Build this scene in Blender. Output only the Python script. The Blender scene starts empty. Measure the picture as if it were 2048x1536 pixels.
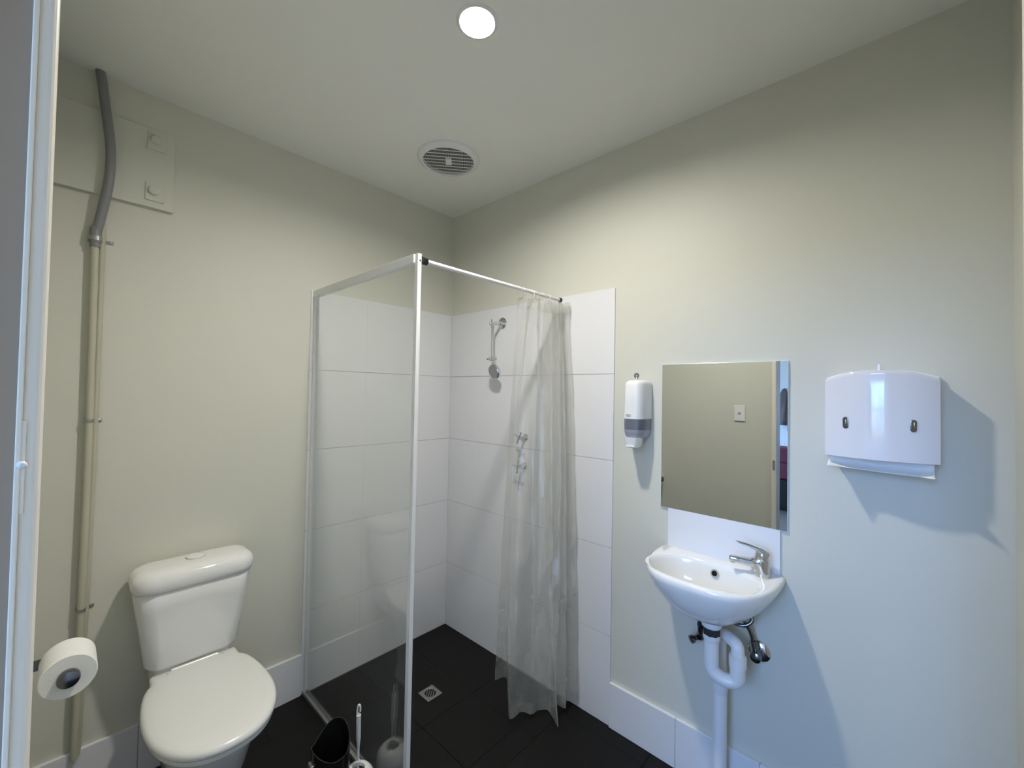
import bpy, bmesh, math, random
from mathutils import Vector, Matrix
random.seed(4)
PI = math.pi
sc = bpy.context.scene
COL = sc.collection
V = Vector

# ------------------------------------------------------------------ camera
# room: shower corner at the origin, wall_left is the plane y = 0, wall_right the plane x = 0
CAM = V((-1.738, -2.1639, 1.5053)); YAW, PITCH, ROLL = 0.8232, 0.0202, 0.0186
F = V((math.sin(YAW)*math.cos(PITCH), math.cos(YAW)*math.cos(PITCH), math.sin(PITCH)))
Rt = V((math.cos(YAW), -math.sin(YAW), 0)); Up = Rt.cross(F)
cr = math.cos(ROLL)*Rt + math.sin(ROLL)*Up; cu = -math.sin(ROLL)*Rt + math.cos(ROLL)*Up
cd = bpy.data.cameras.new('camera'); cam = bpy.data.objects.new('camera', cd); COL.objects.link(cam)
cd.sensor_width = 36; cd.sensor_fit = 'HORIZONTAL'; cd.lens = 834.855/2048*36; cd.clip_start = 0.02
m = Matrix((cr, cu, -F)).transposed().to_4x4(); m.translation = CAM
cam.matrix_world = m; sc.camera = cam

# ------------------------------------------------------------------ world: blue sky with clouds (daylight for the next room's windows)
SKY = 27.0
w = bpy.data.worlds.new('sky'); sc.world = w; w.use_nodes = True
nt = w.node_tree; nt.nodes.clear()
out = nt.nodes.new('ShaderNodeOutputWorld'); bg = nt.nodes.new('ShaderNodeBackground')
tc = nt.nodes.new('ShaderNodeTexCoord'); mp = nt.nodes.new('ShaderNodeMapping'); mp.inputs['Scale'].default_value = (1, 1, 2.2)
nz = nt.nodes.new('ShaderNodeTexNoise'); nz.inputs['Scale'].default_value = 3.2; nz.inputs['Detail'].default_value = 6
rp = nt.nodes.new('ShaderNodeValToRGB')
rp.color_ramp.elements[0].position = .46; rp.color_ramp.elements[0].color = (.14, .37, 1.0, 1)
rp.color_ramp.elements[1].position = .60; rp.color_ramp.elements[1].color = (.52, .69, 1.0, 1)
sep = nt.nodes.new('ShaderNodeSeparateXYZ'); gr = nt.nodes.new('ShaderNodeMapRange')
gr.inputs['From Min'].default_value = -.06; gr.inputs['From Max'].default_value = .01
mx = nt.nodes.new('ShaderNodeMix'); mx.data_type = 'RGBA'; mx.inputs['A'].default_value = (.10, .12, .10, 1)
nt.links.new(tc.outputs['Generated'], mp.inputs['Vector']); nt.links.new(mp.outputs['Vector'], nz.inputs['Vector'])
nt.links.new(nz.outputs['Fac'], rp.inputs['Fac']); nt.links.new(tc.outputs['Generated'], sep.inputs['Vector'])
nt.links.new(sep.outputs['Z'], gr.inputs['Value']); nt.links.new(gr.outputs['Result'], mx.inputs['Factor'])
nt.links.new(rp.outputs['Color'], mx.inputs['B']); nt.links.new(mx.outputs['Result'], bg.inputs['Color'])
bg.inputs['Strength'].default_value = SKY; nt.links.new(bg.outputs['Background'], out.inputs['Surface'])

LAMP_STRENGTH = 1030.0          # the one ceiling downlight
LAMP_COLOR = (1.0, .96, .895, 1)
sc.view_settings.view_transform = 'Standard'; sc.view_settings.look = 'None'
sc.view_settings.gamma = 1; sc.view_settings.use_curve_mapping = False
sc.view_settings.exposure = 0.0
sc.cycles.use_denoising = True
sc.cycles.max_bounces = 12; sc.cycles.diffuse_bounces = 6; sc.cycles.glossy_bounces = 6
sc.cycles.transparent_max_bounces = 24
sc.cycles.sample_clamp_indirect = 6.0

# ------------------------------------------------------------------ materials
MAT = {}
def mat(name, col, rough=.5, metal=0., bump=0., bscale=60., var=0., vscale=4., spec=.5, coat=0., stretch=None):
    if name in MAT: return MAT[name]
    M = bpy.data.materials.new(name); M.use_nodes = True; t = M.node_tree
    b = t.nodes['Principled BSDF']
    b.inputs['Roughness'].default_value = rough; b.inputs['Metallic'].default_value = metal
    b.inputs['Specular IOR Level'].default_value = spec; b.inputs['Coat Weight'].default_value = coat
    b.inputs['Coat Roughness'].default_value = .05
    b.inputs['Base Color'].default_value = (*col, 1)
    c = t.nodes.new('ShaderNodeTexCoord'); n = t.nodes.new('ShaderNodeTexNoise')
    n.inputs['Scale'].default_value = vscale; n.inputs['Detail'].default_value = 5
    t.links.new(c.outputs['Object'], n.inputs['Vector'])
    k = t.nodes.new('ShaderNodeMix'); k.data_type = 'RGBA'
    v = max(var, .012)
    k.inputs['A'].default_value = (*[x*(1-v) for x in col], 1); k.inputs['B'].default_value = (*[min(1, x*(1+v)) for x in col], 1)
    t.links.new(n.outputs['Fac'], k.inputs['Factor']); t.links.new(k.outputs['Result'], b.inputs['Base Color'])
    if bump > 0:
        n2 = t.nodes.new('ShaderNodeTexNoise'); n2.inputs['Scale'].default_value = bscale; n2.inputs['Detail'].default_value = 3
        t.links.new(c.outputs['Object'], n2.inputs['Vector'])
        bp = t.nodes.new('ShaderNodeBump'); bp.inputs['Strength'].default_value = bump; bp.inputs['Distance'].default_value = .002
        t.links.new(n2.outputs['Fac'], bp.inputs['Height']); t.links.new(bp.outputs['Normal'], b.inputs['Normal'])
    MAT[name] = M; return M
mat('wall_paint', (.63, .625, .545), .55, bump=.12, bscale=260, var=.02, vscale=1.5, spec=.35)
mat('ceiling_paint', (.82, .815, .765), .8, bump=.08, bscale=200, spec=.2)
mat('board_paint', (.63, .63, .55), .5, bump=.08, bscale=200)
mat('gloss_white_paint', (.80, .74, .63), .35, bump=.05, bscale=120)
mat('beige_paint', (.33, .25, .18), .6, bump=.08, bscale=160)
mat('outer_paint', (.80, .79, .76), .7, var=.02)
mat('tile_white', (.755, .755, .77), .13, bump=.03, bscale=30, var=.01)
mat('grout_grey', (.42, .42, .40), .8, bump=.3, bscale=300)
mat('grout_white', (.70, .70, .69), .8)
mat('floor_tile', (.0085, .0083, .0080), .5, bump=.15, bscale=240, var=.12, vscale=9, spec=.16)
mat('floor_grout', (.022, .021, .020), .85, var=.3, vscale=12)
mat('floor_outer', (.16, .12, .09), .5, var=.2)
mat('porcelain', (.80, .80, .78), .09, spec=.55, coat=.35)
mat('seat_plastic', (.78, .78, .75), .2, spec=.5)
mat('white_plastic', (.78, .78, .78), .18, spec=.5)
mat('dispenser_plastic', (.74, .74, .77), .06, spec=.55, coat=.3)
mat('pvc', (.76, .77, .78), .28)
mat('powder_coat', (.80, .80, .79), .3, spec=.5)
mat('aluminium', (.46, .46, .45), .38, metal=.75)
mat('chrome', (.66, .66, .66), .07, metal=1.0)
mat('dark_chrome', (.20, .20, .20), .16, metal=1.0)
mat('steel', (.38, .38, .37), .35, metal=.9, bump=.1, bscale=200)
mat('black_plastic', (.008, .008, .008), .22)
mat('black_void', (.002, .002, .002), .9)
mat('rubber', (.02, .02, .02), .6)
mat('grey_conduit', (.22, .22, .23), .45)
mat('cream_conduit', (.47, .46, .35), .5, var=.06, vscale=10)
mat('paper', (.82, .82, .79), .9, bump=.25, bscale=400)
mat('key_metal', (.20, .21, .20), .35, metal=.6)
mat('mark_grey', (.36, .36, .36), .5)
mat('smoke_plastic', (.135, .15, .185), .12, coat=.3)
mat('smoke_plastic_light', (.29, .30, .36), .16, coat=.2)
mat('mirror_edge', (.80, .84, .84), .15)
mat('maroon_cloth', (.13, .028, .04), .9, bump=.3, bscale=90, var=.2)
mat('brown_cloth', (.16, .12, .10), .9, bump=.3, bscale=90, var=.2)
mat('dark_wood', (.012, .009, .008), .4, var=.3)
mat('timber_frame', (.72, .72, .70), .4)
def shader(name, fn):
    M = bpy.data.materials.new(name); M.use_nodes = True; t = M.node_tree; t.nodes.clear()
    o = t.nodes.new('ShaderNodeOutputMaterial'); s = fn(t); t.links.new(s.outputs[0], o.inputs['Surface']); MAT[name] = M
def N(t, kind, **kw):
    n = t.nodes.new(kind)
    for k, v in kw.items(): n.inputs[k].default_value = v
    return n
def mixsh(t, a, b, fac):
    n = t.nodes.new('ShaderNodeMixShader'); t.links.new(a.outputs[0], n.inputs[1]); t.links.new(b.outputs[0], n.inputs[2])
    if isinstance(fac, float): n.inputs[0].default_value = fac
    else: t.links.new(fac, n.inputs[0])
    return n
def schlick(t, f0, normal=None):                    # two-sided Fresnel for thin sheets
    g = t.nodes.new('ShaderNodeNewGeometry'); d = t.nodes.new('ShaderNodeVectorMath'); d.operation = 'DOT_PRODUCT'
    t.links.new(g.outputs['Incoming'], d.inputs[0]); t.links.new(normal or g.outputs['Normal'], d.inputs[1])
    def M(op, a, b):
        n = t.nodes.new('ShaderNodeMath'); n.operation = op
        for i, v in enumerate((a, b)):
            if v is None: continue
            if isinstance(v, (int, float)): n.inputs[i].default_value = v
            else: t.links.new(v, n.inputs[i])
        return n.outputs[0]
    c = M('ABSOLUTE', d.outputs['Value'], None); p = M('POWER', M('SUBTRACT', 1.0, c), 5.0)
    return M('ADD', M('MULTIPLY', p, 1.0-f0), f0)
def glass_fn(t):                                   # thin clear pane with a faint film of soap
    tr = N(t, 'ShaderNodeBsdfTransparent', Color=(.955, .968, .955, 1)); df = N(t, 'ShaderNodeBsdfDiffuse', Color=(.72, .74, .72, 1))
    no = N(t, 'ShaderNodeTexNoise', Scale=3.0); mr = N(t, 'ShaderNodeMapRange'); mr.inputs['To Min'].default_value = .02; mr.inputs['To Max'].default_value = .055
    c = t.nodes.new('ShaderNodeTexCoord'); t.links.new(c.outputs['Object'], no.inputs['Vector']); t.links.new(no.outputs['Fac'], mr.inputs['Value'])
    a = mixsh(t, tr, df, mr.outputs['Result'])
    gl = N(t, 'ShaderNodeBsdfGlossy', Color=(1, 1, 1, 1), Roughness=.012); return mixsh(t, a, gl, schlick(t, .052))
shader('screen_glass', glass_fn)
def curtain_fn(o0, o1, tint):                      # clear vinyl, more clouded with water marks towards the hem
    def fn(t):
        tr = N(t, 'ShaderNodeBsdfTransparent', Color=(.97, .97, .96, 1))
        tl = N(t, 'ShaderNodeBsdfTranslucent', Color=tint); df = N(t, 'ShaderNodeBsdfDiffuse', Color=tint)
        body = mixsh(t, df, tl, .45)
        c = t.nodes.new('ShaderNodeTexCoord'); sp = t.nodes.new('ShaderNodeSeparateXYZ'); t.links.new(c.outputs['Object'], sp.inputs[0])
        mr = N(t, 'ShaderNodeMapRange'); mr.inputs['From Min'].default_value = 1.75; mr.inputs['From Max'].default_value = .35
        mr.inputs['To Min'].default_value = o0; mr.inputs['To Max'].default_value = o1; t.links.new(sp.outputs['Z'], mr.inputs['Value'])
        no = N(t, 'ShaderNodeTexNoise', Scale=9.0, Detail=4.0); t.links.new(c.outputs['Object'], no.inputs['Vector'])
        mu = t.nodes.new('ShaderNodeMath'); mu.operation = 'MULTIPLY_ADD'; mu.inputs[1].default_value = .16; t.links.new(no.outputs['Fac'], mu.inputs[0])
        ad = t.nodes.new('ShaderNodeMath'); ad.operation = 'SUBTRACT'; ad.inputs[1].default_value = .08
        t.links.new(mr.outputs['Result'], ad.inputs[0]); t.links.new(ad.outputs[0], mu.inputs[2])
        a = mixsh(t, tr, body, mu.outputs[0])
        gl = N(t, 'ShaderNodeBsdfGlossy', Color=(1, 1, 1, 1), Roughness=.045)
        n2 = N(t, 'ShaderNodeTexNoise', Scale=1.0, Detail=2.0); m2 = t.nodes.new('ShaderNodeMapping'); m2.inputs['Scale'].default_value = (34, 34, 9); t.links.new(c.outputs['Object'], m2.inputs['Vector']); t.links.new(m2.outputs[0], n2.inputs['Vector'])
        bp = N(t, 'ShaderNodeBump', Strength=.35, Distance=.006); t.links.new(n2.outputs['Fac'], bp.inputs['Height'])
        t.links.new(bp.outputs[0], gl.inputs['Normal'])
        return mixsh(t, a, gl, schlick(t, .10, bp.outputs[0]))
    return fn
shader('vinyl', curtain_fn(.12, .34, (.80, .80, .78, 1)))
shader('vinyl_band', curtain_fn(.20, .22, (.78, .78, .75, 1)))
shader('mirror', lambda t: N(t, 'ShaderNodeBsdfGlossy', Color=(.70, .72, .70, 1), Roughness=.0))
def emit_fn(t): return N(t, 'ShaderNodeEmission', Color=LAMP_COLOR, Strength=LAMP_STRENGTH)
shader('lamp_diffuser', emit_fn)

# ------------------------------------------------------------------ mesh helpers
def finish(name, bm, material, parent=None, smooth=False, bevel=0., seg=2, auto=None):
    bmesh.ops.recalc_face_normals(bm, faces=bm.faces)
    me = bpy.data.meshes.new(name); bm.to_mesh(me); bm.free()
    o = bpy.data.objects.new(name, me); COL.objects.link(o)
    for mm in (material if isinstance(material, (list, tuple)) else [material]): me.materials.append(MAT[mm])
    if smooth:
        for p in me.polygons: p.use_smooth = True
    if bevel > 0:
        b = o.modifiers.new('bevel', 'BEVEL'); b.width = bevel; b.segments = seg; b.limit_method = 'ANGLE'; b.angle_limit = math.radians(40)
    if smooth and auto is not None:
        me.set_sharp_from_angle(angle=math.radians(auto))
    if parent is not None:
        o.parent = parent
        o.matrix_parent_inverse = Matrix.Translation(parent.location).inverted() if parent.type == 'EMPTY' else Matrix()
    return o
def box(bm, x0, x1, y0, y1, z0, z1):
    x0, x1 = sorted((x0, x1)); y0, y1 = sorted((y0, y1)); z0, z1 = sorted((z0, z1))
    v = [bm.verts.new(p) for p in ((x0,y0,z0),(x1,y0,z0),(x1,y1,z0),(x0,y1,z0),(x0,y0,z1),(x1,y0,z1),(x1,y1,z1),(x0,y1,z1))]
    for f in ((0,3,2,1),(4,5,6,7),(0,1,5,4),(1,2,6,5),(2,3,7,6),(3,0,4,7)): bm.faces.new([v[i] for i in f])
def nb(): return bmesh.new()
def boxo(name, b, material, parent=None, bevel=0., seg=2):
    bm = nb(); box(bm, *b); return finish(name, bm, material, parent, bevel=bevel, seg=seg)
def loft(bm, rings, cap0=True, cap1=True, closed=True):
    vs = [[bm.verts.new(p) for p in r] for r in rings]; n = len(vs[0])
    for a, b in zip(vs[:-1], vs[1:]):
        for i in range(n if closed else n-1):
            j = (i+1) % n; bm.faces.new((a[i], a[j], b[j], b[i]))
    if cap0: bm.faces.new(list(reversed(vs[0])))
    if cap1: bm.faces.new(vs[-1])
    return vs
def frame(d):
    d = d.normalized(); a = V((0,0,1)) if abs(d.z) < .9 else V((1,0,0))
    u = d.cross(a).normalized(); return u, d.cross(u).normalized()
def lathe(bm, origin, axis, prof, seg=32, caps=(True, True)):
    o = V(origin); d = V(axis).normalized(); u, v = frame(d)
    rings = [[o + d*h + (u*math.cos(2*PI*i/seg) + v*math.sin(2*PI*i/seg))*max(r, 1e-4) for i in range(seg)] for r, h in prof]
    loft(bm, rings, *caps)
def fillet(pts, r, n=6):
    pts = [V(p) for p in pts]; out = [pts[0]]
    for a, b, c in zip(pts[:-2], pts[1:-1], pts[2:]):
        d0 = (a-b); d1 = (c-b); k = min(r, d0.length*.48, d1.length*.48)
        p0 = b + d0.normalized()*k; p1 = b + d1.normalized()*k
        for i in range(n+1):
            t = i/n; out.append((1-t)**2*p0 + 2*t*(1-t)*b + t*t*p1)
    out.append(pts[-1]); return out
def catmull(pts, n=8):
    pts = [V(p) for p in pts]; P = [2*pts[0]-pts[1]] + pts + [2*pts[-1]-pts[-2]]; out = []
    for i in range(1, len(P)-2):
        for k in range(n):
            t = k/n; a, b, c, d = P[i-1], P[i], P[i+1], P[i+2]
            out.append(.5*((2*b) + (c-a)*t + (2*a-5*b+4*c-d)*t*t + (3*b-a-3*c+d)*t**3))
    out.append(pts[-1]); return out
def tube(bm, path, r, seg=14, caps=(True, True)):
    path = [V(p) for p in path]; n = len(path); rr = r if callable(r) else (lambda t: r)
    tg = [(path[min(i+1, n-1)]-path[max(i-1, 0)]).normalized() for i in range(n)]
    u, v = frame(tg[0]); rings = []
    for i in range(n):
        if i:
            q = tg[i-1].rotation_difference(tg[i]); u = q @ u; v = q @ v
        rad = rr(i/(n-1)); rings.append([path[i] + (u*math.cos(2*PI*k/seg) + v*math.sin(2*PI*k/seg))*rad for k in range(seg)])
    loft(bm, rings, *caps)
def tubeo(name, path, r, material, parent=None, seg=14):
    bm = nb(); tube(bm, path, r, seg); return finish(name, bm, material, parent, smooth=True, auto=50)
def latheo(name, origin, axis, prof, material, parent=None, seg=32, auto=40):
    bm = nb(); lathe(bm, origin, axis, prof, seg); return finish(name, bm, material, parent, smooth=True, auto=auto)
def thing(name, label, cat, loc, group=None):
    o = bpy.data.objects.new(name, None); COL.objects.link(o); o.location = loc; o.empty_display_size = .05
    o['label'] = label; o['category'] = cat
    if group: o['group'] = group
    return o
def tag(o, label, cat, group=None):
    o['label'] = label; o['category'] = cat
    if group: o['group'] = group
    return o
def struct(name, b, material):
    o = boxo(name, b, material); o['kind'] = 'structure'; return o
def superell(cx, cy, a, b, n, seg, z):
    r = []
    for i in range(seg):
        t = 2*PI*i/seg; c, s = math.cos(t), math.sin(t)
        r.append(V((cx + a*math.copysign(abs(c)**(2/n), c), cy + b*math.copysign(abs(s)**(2/n), s), z)))
    return r

# ================================================================== ROOM SHELL
H = 2.6526; XD = -1.78; YN = -2.392; DY0, DY1, DZ = -1.52, -2.345, 2.06
floor = struct('floor', (XD-.12, .1, YN-.1, .1, -.06, -.006), 'floor_grout')
LX, LY, LR = -.893, -1.205, .0535
bm = nb(); hs_ = .08                                   # ceiling with a round cut-out for the downlight
box(bm, XD-.02, LX-hs_, YN-.1, .1, H, H+.06); box(bm, LX+hs_, .1, YN-.1, .1, H, H+.06)
box(bm, LX-hs_, LX+hs_, YN-.1, LY-hs_, H, H+.06); box(bm, LX-hs_, LX+hs_, LY+hs_, .1, H, H+.06)
def _sq(i, n, h):
    a = 2*PI*i/n; c, q = math.cos(a), math.sin(a); k = h/max(abs(c), abs(q)); return LX+c*k, LY+q*k
n_ = 48
rg_ = [[V((*_sq(i, n_, hs_), z)) for i in range(n_)] for z in (H+.06, H)] + [[V((LX+LR*math.cos(2*PI*i/n_), LY+LR*math.sin(2*PI*i/n_), z)) for i in range(n_)] for z in (H, H+.06)]
loft(bm, rg_, False, False)
ceiling = finish('ceiling', bm, 'ceiling_paint'); ceiling['kind'] = 'structure'
wall_left = struct('wall_left', (XD-.12, .1, 0, .1, -.06, H), 'wall_paint')
wall_right = struct('wall_right', (0, .1, YN-.1, 0, -.06, H), 'wall_paint')
wall_near = struct('wall_near', (XD-.12, 0, YN-.1, YN, -.06, H), 'wall_paint')
bm = nb()
box(bm, XD-.12, XD, DY0+.012, 0, -.006, H); box(bm, XD-.12, XD, DY1-.012, DY0+.012, DZ+.012, H); box(bm, XD-.12, XD, YN, DY1-.012, -.006, H)
wall_door = finish('wall_door', bm, 'wall_paint'); wall_door['kind'] = 'structure'

# ---- wall tiles (pieces of the walls), 0.4 m high courses, 8 mm proud of the plaster
TH = .008; G = .0011; GV = .00012
def wall_tiles():
    boxo('grout', (-.9+.003, 0, -TH*.62, .002, .0, 1.998), 'grout_grey', wall_left)
    boxo('grout', (-TH*.62, .002, -1.2+.003, -.0, .0, 1.998), 'grout_grey', wall_right)
    for r in range(5):
        z0, z1 = .4*r+G, .4*r+.4-G
        for a, b in ((-.9, -.6), (-.6, -TH)):
            boxo('tile', (a+(GV if a > -.89 else 0), b-GV, -TH, 0, z0, z1), 'tile_white', wall_left, bevel=.0004, seg=1)
        for a, b in ((-.3, -TH), (-.9, -.3), (-1.2, -.9)):
            boxo('tile', (-TH, 0, a+(GV if a > -1.19 else 0), b-GV, z0, z1), 'tile_white', wall_right, bevel=.0004, seg=1)
wall_tiles()
# ---- tiled skirting
def skirting(name, wall, rects, axis):
    for a, b in rects:
        bb = (a+.0004, b-.0004, -.015, 0, .0, .199) if axis == 'x' else (-.015, 0, a+.0004, b-.0004, .0, .199)
        boxo('skirting_tile', bb, 'tile_white', wall, bevel=.0022, seg=2)
    return
skirting('baseboard', wall_left, [(-1.2, -.9), (-1.5, -1.2), (XD, -1.5)], 'x')
skirting('baseboard', wall_right, [(-1.5, -1.2), (-1.8, -1.5), (-2.1, -1.8), (YN, -2.1)], 'y')
for a, b in ((-.6, -.0), (-1.2, -.6), (DY0+.03, -1.2)):
    boxo('skirting_tile', (XD, XD+.01, a+.0006, b-.011 if b > -.1 else b-.0006, 0, .198), 'tile_white', wall_door, bevel=.0022)
boxo('skirting_tile', (XD+.02, -.011, YN, YN+.01, 0, .198), 'tile_white', wall_near, bevel=.0022)
# splashback behind the basin
boxo('splashback_tile', (-TH, 0, -1.858, -1.459, .872, 1.045), 'tile_white', wall_right, bevel=.001)

# ---- floor tiles
def ftile(x0, x1, y0, y1):
    if x1-x0 < .012 or y1-y0 < .012: return
    g = .0007
    boxo('floor_tile', (x0+g, x1-g, y0+g, y1-g, -.006, 0), 'floor_tile', floor, bevel=.0007, seg=1)
for i in range(3):
    for j in range(3): ftile(-.3*(i+1) if i < 2 else -.882, -.3*i, -.3*(j+1), -.3*j)
ys = [0, -.2, -.6, -1.0, -1.4, -1.8, -2.2, YN]
for k in range(len(ys)-1):
    y1, y0 = ys[k], ys[k+1]; off = -.29 if k % 2 == 0 else -.088
    xs = [0] + [off-.4*i for i in range(6) if off-.4*i > XD] + [XD]
    for a, b in zip(xs[1:], xs[:-1]):
        if a < -.882: ftile(a, min(b, -.882), y0, y1)
        if b > -.882: ftile(max(a, -.882), b, y0, min(y1, -.9))

# ---- door frame, door leaf
trim = thing('trim_1', '', '', (XD, DY0, 0)); del trim['label']; del trim['category']; trim['kind'] = 'structure'
boxo('jamb', (XD-.013+.026, XD+.030, DY0, DY0+.027, 0, DZ+.027), 'gloss_white_paint', trim, bevel=.006, seg=4)
boxo('jamb_lining', (XD-.13, XD+.0128, DY0+.003, DY0+.014, 0, DZ+.014), 'beige_paint', trim, bevel=.001)
boxo('stop_bead', (XD+.0122, XD+.0165, DY0-.0035, DY0+.004, 0, DZ), 'gloss_white_paint', trim, bevel=.001)
boxo('jamb', (XD+.013, XD+.030, DY1-.027, DY1, 0, DZ+.027), 'gloss_white_paint', trim, bevel=.003)
boxo('jamb_lining', (XD-.13, XD+.0128, DY1-.014, DY1-.003, 0, DZ+.014), 'gloss_white_paint', trim, bevel=.001)
boxo('head', (XD+.013, XD+.030, DY1, DY0, DZ, DZ+.027), 'gloss_white_paint', trim, bevel=.003)
boxo('head_lining', (XD-.13, XD+.0128, DY1, DY0, DZ+.003, DZ+.014), 'gloss_white_paint', trim, bevel=.001)
boxo('strike_plate', (XD+.0145, XD+.0195, DY0-.0022, DY0+.001, 1.375, 1.468), 'gloss_white_paint', trim, bevel=.0006)
latheo('strike_screw', (XD+.0165, DY0-.001, 1.424), (.3, -1, 0), [(.004, 0), (.004, .003), (.002, .005)], 'white_plastic', trim, seg=12)
boxo('lock_plate', (XD+.018, XD+.0315, DY0+.003, DY0+.02, .985, 1.055), 'steel', trim, bevel=.0006)
# leaf, hinged on the near side, standing open along the near wall
door = thing('door_1', '', '', (XD+.03, -2.335, 0)); del door['label']; del door['category']; door['kind'] = 'structure'
def leaf(name, b, material, bevel=.002):
    o = boxo(name, b, material, None, bevel=bevel); o.parent = door; return o
leaf('leaf', (0, .775, .0, .036, .008, DZ-.005), 'gloss_white_paint')
door.rotation_euler = (0, 0, math.radians(2.1))
for z in (.2, 1.0, 1.85):
    bm = nb(); lathe(bm, (-.004, .02, z), (0, 0, 1), [(.007, 0), (.007, .09)], 12); o = finish('hinge', bm, 'steel', None, smooth=True, auto=40); o.parent = door
bm = nb(); lathe(bm, (.715, .036, 1.02), (0, 1, 0), [(.026, 0), (.026, .006), (.010, .008), (.010, .035)], 20)
tube(bm, [(.715, .069, 1.02), (.60, .069, 1.02)], .009, 12); o = finish('handle', bm, 'chrome', None, smooth=True, auto=40); o.parent = door

# ---- light switch on the door wall (seen in the mirror)
sw = thing('light_switch', 'white rectangular light switch plate on the wall beside the door frame', 'light switch', (XD, -1.279, 1.38))
swp = boxo('switch_plate', (XD, XD+.009, -1.317, -1.241, 1.321, 1.440), 'white_plastic', sw, bevel=.003)
boxo('rocker', (XD+.009, XD+.0135, -1.287, -1.271, 1.375, 1.387), 'smoke_plastic_light', swp, bevel=.001)

# ================================================================== ADJOINING ROOM (daylight source, partly seen in mirror and reflections)
X0, X1, Y0, Y1, HO = -5.2, XD-.12, -3.3, .9, 3.6  # ceiling raised to fit the high window added for daylight
def ostruct(n, b, m_='outer_paint'): return struct(n, b, m_)
ostruct('floor_adjoining', (X0-.1, X1, Y0-.1, Y1+.1, -.06, -.001), 'floor_outer')
ostruct('ceiling_adjoining', (X0-.1, XD-.02, Y0-.1, Y1+.1, HO, HO+.06))
ostruct('wall_adjoining_upper', (X1, XD-.02, Y0-.1, Y1+.1, H, HO))
ostruct('wall_adjoining_side', (X0-.1, X1, Y0-.1, Y0, -.06, HO))
ostruct('wall_adjoining_return', (X1, XD-.1, .1, Y1+.1, -.06, H)); ostruct('wall_adjoining_end', (X1, XD-.1, Y0-.1, YN-.1, -.06, H))
def panel(n, axis, p0, p1, lo, hi, holes):             # wall with window openings stacked in one column
    bm = nb(); a0, a1 = holes[0][0], holes[0][1]
    def bx(u0, u1, v0, v1): box(bm, *((p0, p1, u0, u1) if axis == 'y' else (u0, u1, p0, p1)), v0, v1)
    bx(lo, a0, -.06, HO); bx(a1, hi, -.06, HO); z = -.06
    for _, _, z0, z1 in holes: bx(a0, a1, z, z0); z = z1
    bx(a0, a1, z, HO); o = finish(n, bm, 'outer_paint'); o['kind'] = 'structure'
WY0, WY1 = -2.62, -1.12
SX0, SX1, SZ0, SZ1 = -4.9, -2.3, .75, 2.25             # large unseen side window, added to brighten this room
panel('wall_adjoining_far', 'y', X0-.1, X0, Y0-.1, Y1+.1, [(WY0, WY1, 1.00, 1.76), (WY0, WY1, 2.05, 3.40)])  # upper opening is added for more daylight, above what reflections show
panel('wall_adjoining_added_window', 'x', Y1, Y1+.1, X0-.1, X1, [(SX0, SX1, SZ0, SZ1)])
def window(n, axis, a0, a1, z0, z1, p):
    wd = thing('window_%d' % n, '', '', (p if axis == 'y' else (a0+a1)/2, (a0+a1)/2 if axis == 'y' else p, z0)); del wd['label']; del wd['category']; wd['kind'] = 'structure'
    def bar(nm, u0, u1, v0, v1, m_='timber_frame', d=.04):
        b = (p-.08, p-.08+d, u0, u1, v0, v1) if axis == 'y' else (u0, u1, p+.08-d, p+.08, v0, v1)
        boxo(nm, b, m_, wd, bevel=.002)
    t = .045
    bar('window_frame', a0, a0+t, z0, z1); bar('window_frame', a1-t, a1, z0, z1); bar('window_frame', a0, a1, z0, z0+t); bar('window_frame', a0, a1, z1-t, z1)
    am, zm = (a0+a1)/2, (z0+z1)/2
    if n == 1: bar('glazing_bar', a0, a1, zm-.015, zm+.015)
    else:
        bar('glazing_bar', am-.02, am+.02, z0, z1)
    bar('pane', a0+t*.6, a1-t*.6, z0+t*.6, z1-t*.6, 'screen_glass', .006)
    # daylight portal: only tells the renderer where the sky comes in
    ld = bpy.data.lights.new('window_portal', 'AREA'); ld.shape = 'RECTANGLE'; ld.size = a1-a0; ld.size_y = z1-z0; ld.cycles.is_portal = True
    lo = bpy.data.objects.new('window_portal', ld); COL.objects.link(lo)
    if axis == 'y': lo.location = (p-.1, am, zm); lo.rotation_euler = (PI/2, 0, -PI/2)
    else: lo.location = (am, p+.1, zm); lo.rotation_euler = (-PI/2, 0, 0)
window(1, 'y', WY0, WY1, 1.00, 1.76, X0)
window(2, 'x', SX0, SX1, SZ0, SZ1, Y1)  # unseen window, added so the room's walls get brighter
window(3, 'y', WY0, WY1, 2.05, 3.40, X0)  # added high window, sends extra daylight down through the door
# things in the next room that the mirror shows as a thin strip
def garment(nm, label, y, z0, z1, wd, material, x=X0+.06):
    g = thing(nm, label, 'garment', (x, y, z0))
    bm = nb(); rings = []
    for k in range(7):
        t = k/6; z = z0+(z1-z0)*t; ww = wd*(.5 if k < 6 else .22)*(1-.12*t)
        rings.append([V((x+.035*math.cos(a)*(1 if k else .9)+.008*math.sin(5*a+k), y+ww*math.sin(a), z)) for a in [2*PI*i/20 for i in range(20)]])
    loft(bm, rings); finish('body', bm, material, g, smooth=True)
    boxo('hook', (X0, x+.01, y-.006, y+.006, z1, z1+.014), 'dark_chrome', g)
    return g
garment('hanging_jacket', 'brown and grey jacket hanging on the adjoining room wall', -.99, 1.12, 1.62, .13, 'brown_cloth')
garment('hanging_shirt', 'maroon shirt hanging on the adjoining room wall', -1.17, 1.05, 1.66, .26, 'maroon_cloth', X0+.13)
cab = thing('low_cabinet', 'low black cabinet standing against the adjoining room wall', 'cabinet', (X0+.2, -1.02, 0))
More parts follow.
